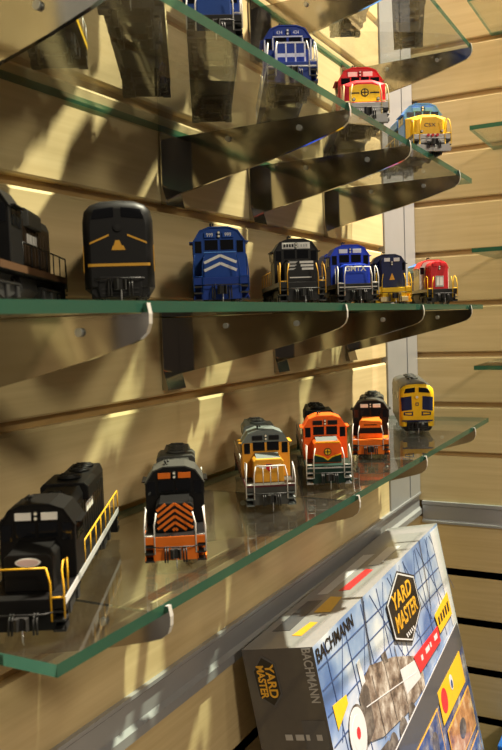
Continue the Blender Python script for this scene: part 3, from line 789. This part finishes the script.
# --- topmost shelf
hood_unit('', 'red engine on the topmost shelf, mirrored in the bracket beneath', G4, (.60, .248, Z4), 32, 165, .98, cab=P('red'), hood=P('red'), sill=P('silver'))
hood_unit('', 'dark engine on the topmost shelf, second from its right end', G4, (.735, .2475, Z4), 31, 165, .98, nw=3)
hood_unit('', 'dark engine at the right end of the topmost shelf', G4, (.81, .238, Z4), 17, 150, .98, nw=3)
hood_unit('', 'added out-of-view black engine at the left end of the topmost shelf, shading the wall', G4, (.257, .244, Z4), 32, 160, .98)  # this and the next two: unseen, added to drop shadows on the wall
hood_unit('', 'added out-of-view black engine on the topmost shelf, second from its left end, shading the wall', G4, (.372, .244, Z4), 32, 160, .98)
hood_unit('', 'added out-of-view black engine on the topmost shelf, third from its left end, shading the wall', G4, (.49, .246, Z4), 32, 160, .98)
# --- end-wall shelf
hood_unit('', 'red engine at the right edge, on an end-wall shelf', 'model locomotives on the end wall', (1.13, .043, .2385), -90, 160, 1.0, cab=P('red'), hood=P('red'), nose=P('red'), sill=P('red'), deck=P('red'), pilot=P('red'), high=True)

# ------------------------------------------------------------------ train set box
e = Vector((math.cos(.0289), math.sin(.0289), 0)); h = Vector((e.y, -e.x, 0)); th = .1876
nrm = h*math.cos(th)+Vector((0,0,math.sin(th))); dwn = h*math.sin(th)-Vector((0,0,math.cos(th)))
O = Vector((.6063, .340, -.2845)); BT, BL = .0681, .4386
BH = (.68-.2845)/math.cos(th)-.0005
box = thing('train_set_box', 'large boxed train set with blue printed front leaning on the wall', 'box')
F = O+nrm*BT
def pt(u, v, w=0.0):   # millimetres on the front face
    return F+e*(u/1000)+dwn*(v/1000)+nrm*(w/1000)
def pe(u, v, w=0.0):   # on the left end face
    return O+nrm*(u/1000)+dwn*(v/1000)-e*(w/1000)
def ptop(u, v, w=0.0): # on the top face
    return O+e*(u/1000)+nrm*(v/1000)-dwn*(w/1000)
CARD = paint('grey_printed_card', (150, 148, 150), .32, coat=.5)
CARD_END = paint('dark_printed_card', (84, 80, 80), .35, coat=.4)
SKY = art_sky_material()
b = MB()
vs = [b.bm.verts.new(O+e*x+nrm*y+dwn*z) for x in (0, BL) for y in (0, BT) for z in (0, BH)]
for f, m in [((0,1,3,2),1),((4,6,7,5),1),((0,4,5,1),0),((2,3,7,6),2),((0,2,6,4),0),((1,5,7,3),0)]:
    q = b.bm.faces.new([vs[i] for i in f]); q.material_index = m
b.build('carton', [CARD, CARD_END, SKY], box)
GOLD = paint('gold_print', (238, 178, 50), .35, coat=.4); INK = paint('black_print', (26, 24, 26), .35, coat=.4)
REDP = paint('red_print', (214, 48, 56), .35, coat=.4); YELP = paint('yellow_print', (240, 190, 40), .35, coat=.4)
STEEL = paint('printed_steel_blue', (62, 84, 134), .35, coat=.4); BAND = paint('printed_grey_band', (82, 82, 88), .35, coat=.4)
ENG = paint('printed_engine_grey', (158, 150, 142), .4, coat=.4, var=.35, scale=60); ENGD = paint('printed_engine_dark', (92, 86, 84), .4, coat=.4, var=.3, scale=60)
DBLUE = paint('printed_deep_blue', (48, 66, 128), .35, coat=.4, var=.35, scale=50); TAN = paint('printed_tan', (196, 140, 84), .35, coat=.4, var=.3, scale=40)
BROWNP = paint('printed_brown', (112, 82, 62), .35, coat=.4, var=.3, scale=40)
PALE = paint('printed_pale', (214, 214, 220), .35, coat=.4)
def mottled(name, cols, scale):
    m, n, out = nt(name)
    L = n.links.new
    b = n.nodes.new('ShaderNodeBsdfPrincipled'); tc = n.nodes.new('ShaderNodeTexCoord')
    no = n.nodes.new('ShaderNodeTexNoise'); no.inputs['Scale'].default_value = scale; no.inputs['Detail'].default_value = 5; no.inputs['Roughness'].default_value = .65
    cr = n.nodes.new('ShaderNodeValToRGB'); e = cr.color_ramp.elements
    for i, c in enumerate(cols):
        p = .34+.32*i/(len(cols)-1)
        x = e[i] if i < 2 else e.new(p)
        x.position = p; x.color = lin(*c)
    L(tc.outputs['Object'], no.inputs['Vector']); L(no.outputs['Fac'], cr.inputs['Fac']); L(cr.outputs['Color'], b.inputs['Base Color'])
    b.inputs['Roughness'].default_value = .35; b.inputs['Coat Weight'].default_value = .4; b.inputs['Coat Roughness'].default_value = .08
    L(b.outputs[0], out.inputs[0])
    return m
ENG = mottled('printed_engine_photo', [(72, 62, 58), (120, 104, 94), (160, 148, 138), (206, 200, 194)], 55)
ENGD = mottled('printed_engine_shadow', [(58, 52, 52), (92, 84, 80), (140, 132, 126)], 60)
DBLUE = mottled('printed_yard_photo', [(34, 46, 96), (66, 84, 140), (120, 116, 126), (190, 192, 204)], 42)
TAN = mottled('printed_tan_photo', [(120, 80, 56), (190, 136, 84), (214, 190, 160)], 45)
BROWNP = mottled('printed_brown_photo', [(66, 54, 52), (120, 92, 70), (176, 160, 150)], 45)
def plate(b, f, pts, m, w=.25, d=.2):
    b.slab([f(u, v, w) for u, v in pts], (f(0,0,d)-f(0,0,0)), m)
def line(b, f, p, q, wd, m, w=.25):
    (u0, v0), (u1, v1) = p, q; l = math.hypot(u1-u0, v1-v0); nx, ny = -(v1-v0)/l*wd/2, (u1-u0)/l*wd/2
    plate(b, f, [(u0+nx, v0+ny), (u1+nx, v1+ny), (u1-nx, v1-ny), (u0-nx, v0-ny)], m, w)
def ell(b, f, u, v, ru, rv, m, w=.25, n=24):
    plate(b, f, [(u+ru*math.cos(2*math.pi*i/n), v+rv*math.sin(2*math.pi*i/n)) for i in range(n)], m, w)
def M4(o, ax, ay, az):
    return Matrix(((ax.x,ay.x,az.x,o.x),(ax.y,ay.y,az.y,o.y),(ax.z,ay.z,az.z,o.z),(0,0,0,1)))
# printed yard scene
b = MB()
for i in range(9):      # steel lattice of the station shed
    u = 22+i*50
    line(b, pt, (u, 4), (u+8, 128), 1.5, 0)
for v0 in (22, 40, 62, 88): line(b, pt, (2, v0-2), (434, v0+10), 1.2, 0)
for i in range(6): line(b, pt, (70+i*62, 4), (20+i*62, 90), 1.0, 0)
for i in range(5): line(b, pt, (150+i*60, 4), (215+i*60, 92), .9, 0)
plate(b, pt, [(398, 3), (436, 3), (436, 128), (414, 128)], 9, .3)
plate(b, pt, [(0, 130), (140, 150), (300, 140), (436, 134), (436, 402), (2, 402)], 1, .3)
plate(b, pt, [(14, 56), (46, 60), (46, 68), (16, 78)], 4, .5)      # yellow panel
# steam engine in three-quarter view
plate(b, pt, [(84, 66), (112, 60), (180, 78), (250, 104), (262, 122), (258, 142), (190, 140), (110, 128), (74, 116)], 2, .6)
plate(b, pt, [(72, 74), (88, 66), (98, 76), (94, 112), (72, 118)], 3, .8)
plate(b, pt, [(146, 63), (160, 64), (162, 76), (148, 73)], 3, .8); plate(b, pt, [(190, 96), (244, 106), (250, 128), (196, 124)], 9, .8)
plate(b, pt, [(82, 46), (90, 45), (94, 68), (84, 69)], 5, .8)
for u in (112, 150, 188): line(b, pt, (u, 70), (u+4, 132), 1.5, 3, .8)
line(b, pt, (84, 88), (240, 118), 1.0, 5, .9)
ell(b, pt, 55, 98, 22, 24, 3, .9); ell(b, pt, 54, 98, 20, 22, 9, 1.1); ell(b, pt, 54, 98, 14, 15.5, 5, 1.2); ell(b, pt, 54, 98, 4.5, 5.2, 6, 1.4)
plate(b, pt, [(20, 128), (120, 136), (150, 170), (40, 176)], 3, .9)
for u in (132, 166, 200): ell(b, pt, u, 150, 13, 15, 3, 1.0); 
# tilted dark band with a pale rim
plate(b, pt, [(140, 150), (430, 130), (436, 160), (150, 190)], 7, 1.2)
line(b, pt, (130, 152), (432, 128.5), 1.4, 9, 1.4)
# inset pictures
for u0, v0, u1, v1, m in ((292, 164, 412, 202, 4), (168, 180, 280, 236, 1), (300, 212, 420, 262, 8), (180, 246, 290, 330, 10), (304, 272, 424, 340, 1)):
    plate(b, pt, [(u0, v0), (u1, v0-4), (u1, v1-2), (u0, v1)], 11 if m != 4 else 4, 1.6)
    if m != 4: plate(b, pt, [(u0+2.5, v0+2), (u1-2.5, v0-2), (u1-2.5, v1-4.5), (u0+2.5, v1-2.5)], m, 1.8)
ell(b, pt, 312, 181, 13, 14, 6, 1.9); ell(b, pt, 352, 176, 7, 9, 9, 1.9); ell(b, pt, 352, 178, 4, 5, 0, 2.1)
ell(b, pt, 206, 214, 14, 16, 9, 2.0); ell(b, pt, 250, 204, 12, 14, 3, 2.0); ell(b, pt, 360, 236, 16, 11, 3, 2.0)
for u in (30, 70, 112): ell(b, pt, u, 196+u*.1, 15, 18, 3, 1.0); ell(b, pt, u, 196+u*.1, 9, 11, 9, 1.2)
# red tab and yellow tab
plate(b, pt, [(238, 101), (345, 104), (346, 123), (250, 123.5)], 6, 1.4)
plate(b, pt, [(342, 90), (414, 84), (416, 113), (350, 115)], 4, 1.6)
b.build('front_artwork', [STEEL, DBLUE, ENG, ENGD, YELP, PALE, REDP, BAND, TAN, PALE, BROWNP, GOLD], box, label='printed yard scene with a grey steam engine')
b = MB()
hexa = [(186, 27), (240, 6), (296, 27), (299, 66), (245, 87), (191, 66)]
sc = lambda f: [(242.8+(u-242.8)*f, 46.5+(v-46.5)*f) for u, v in hexa]
plate(b, pt, sc(1.0), 0, 1.6); plate(b, pt, sc(.95), 1, 1.8); plate(b, pt, sc(.90), 0, 2.0)
b.text('YARD', .0235, M4(pt(240, 33, 2.3), e, -dwn, nrm), 2, .0002, 1.15, .0004)
b.text('MASTER', .0235, M4(pt(243, 55, 2.3), e, -dwn, nrm), 2, .0002, .96, .0004)
for i in range(5): plate(b, pt, [(228+i*6.5, 72+i*.2), (231+i*6.5, 72+i*.2), (234+i*6.5, 77), (231+i*6.5, 77)], 1, 2.1)
b.build('title_badge', [INK, PALE, GOLD], box, label='black hexagon with gold YARD MASTER letters')
PGREY = paint('pale_grey_print', (180, 178, 178), .4)
b = MB(); b.text('BACHMANN', .0165, M4(pt(49, 10.2, .6), e, -dwn, nrm), 0, .0001, 1.0, .0002)
b.build('lettering', [INK], box, label='BACHMANN in black on the front')
b = MB(); b.text('BACHMANN', .0115, M4(pe(61, 24, .4), dwn, nrm, -e), 0, .0001, .72, .0002)
b.build('lettering', [PGREY], box, label='BACHMANN in pale grey on the end')
b = MB()
for i, wd in enumerate((7, 16, 5, 14)):
    u = 262+i*20; plate(b, pt, [(u, 109), (u+wd, 109.4), (u+wd, 115), (u, 114.6)], 0, 1.6)
b.build('caption_bars', [PALE], box)
b = MB()
for i in range(5): u = 352+i*12; plate(b, pt, [(u, 97-i*.7), (u+7, 96.6-i*.7), (u+7, 106), (u, 106)], 0, 1.8)
b.build('caption_bars', [INK], box)
b = MB()
for i, wd in enumerate((8, 9, 4, 6)): u = 26+i*9.8; plate(b, pe, [(u, 74), (u+wd*.85, 74), (u+wd*.85, 79), (u, 79)], 0, .35)
b.build('caption_bars', [PGREY], box)
b = MB()
hx = [(7, 18), (18, 5), (30, 12), (31.5, 40), (22, 51), (8.5, 42)]
plate(b, pe, hx, 3, .3)
plate(b, pe, [(19.2+(u-19.2)*.88, 28+(v-28)*.9) for u, v in hx], 1, .5)
b.text('YARD', .0112, M4(pe(23.4, 28, .8), dwn, nrm, -e), 2, .0001, .98, .0003)
b.text('MASTER', .0098, M4(pe(14.5, 28, .8), dwn, nrm, -e), 2, .0001, .80, .0003)
plate(b, pe, [(44, 62), (66, 62), (66, 400), (44, 400)], 3, .15)
b.build('end_badge', [GOLD, INK, GOLD, BAND], box)
b = MB()
plate(b, ptop, [(92, 32), (140, 31), (136, 45), (90, 50)], 0); plate(b, ptop, [(158, 33), (236, 37), (230, 47), (160, 45)], 1)
plate(b, ptop, [(30, 36), (64, 40), (62, 48), (28, 46)], 2); plate(b, ptop, [(44, 10), (130, 10), (130, 26), (44, 28)], 3); plate(b, ptop, [(150, 12), (300, 12), (300, 26), (150, 24)], 4)
plate(b, ptop, [(250, 34), (330, 34), (330, 50), (250, 48)], 4)
b.build('top_print', [YELP, REDP, GOLD, BAND, PALE], box)

# blue carton at the lower right edge
b = MB(); 
b.box(1.135, 1.205, .05, .2305, -.6795, -.605, 0, .002)
b.box(1.133, 1.1352, .06, .215, -.664, -.622, 1)
tag(b.build('blue_carton', [paint('blue_card', (40, 110, 214), .35, coat=.4), PALE]), 'small blue carton on the floor at the lower right corner', 'carton')

# ------------------------------------------------------------------ light
def spot(loc, aim, power, size, color, angle=70, blend=.4):
    l = bpy.data.lights.new('ceiling_spot', 'SPOT'); l.energy = power; l.shadow_soft_size = size; l.color = color
    l.spot_size = math.radians(angle); l.spot_blend = blend
    o = bpy.data.objects.new('ceiling_spot', l); COL.objects.link(o); o.location = loc
    o.rotation_euler = (Vector(aim)-Vector(loc)).to_track_quat('-Z', 'Y').to_euler()
    return o
WARM = (1, .88, .69)
spot((1.17, -.38, 2.25), (.66, .30, 0), 1100, .028, WARM)
spot((-.60, -1.30, .90), (.8, .2, -.05), 62, .13, WARM)
spot((.60, -.80, 1.30), (.7, .30, 0), 12, .06, WARM)

w = bpy.data.worlds.new('shop_interior'); SC.world = w; w.use_nodes = True
n = w.node_tree; n.nodes.clear()
o = n.nodes.new('ShaderNodeOutputWorld'); bg = n.nodes.new('ShaderNodeBackground')
bg.inputs['Color'].default_value = (1, .84, .70, 1); bg.inputs['Strength'].default_value = .085
n.links.new(bg.outputs[0], o.inputs[0])

# ------------------------------------------------------------------ camera
M = ((0.465343363039996, -0.8844169586002554, -0.03552742342051533), (-0.07350554247105906, 0.0013861837071840084, -0.9972938452235455), (0.8820728369588657, 0.466695534406538, -0.0643644969244237))
cam = bpy.data.cameras.new('camera'); co = bpy.data.objects.new('camera', cam); COL.objects.link(co)
r, d, f = (Vector(v) for v in M)
co.matrix_world = Matrix(((r.x, -d.x, -f.x, 0), (r.y, -d.y, -f.y, 0), (r.z, -d.z, -f.z, 0), (0, 0, 0, 1)))
cam.sensor_fit = 'HORIZONTAL'; cam.sensor_width = 36; cam.lens = 817.44*36/502
cam.clip_start = .01
cam.dof.use_dof = True; cam.dof.focus_distance = .72; cam.dof.aperture_fstop = 40
SC.camera = co
SC.view_settings.view_transform = 'Standard'; SC.view_settings.look = 'None'
SC.view_settings.exposure = 0.08; SC.view_settings.gamma = 1; SC.view_settings.use_curve_mapping = False
SC.cycles.use_denoising = True
SC.cycles.max_bounces = 14; SC.cycles.transparent_max_bounces = 40; SC.cycles.glossy_bounces = 6; SC.cycles.diffuse_bounces = 4
SC.cycles.caustics_reflective = False; SC.cycles.caustics_refractive = False
SC.cycles.sample_clamp_indirect = 4
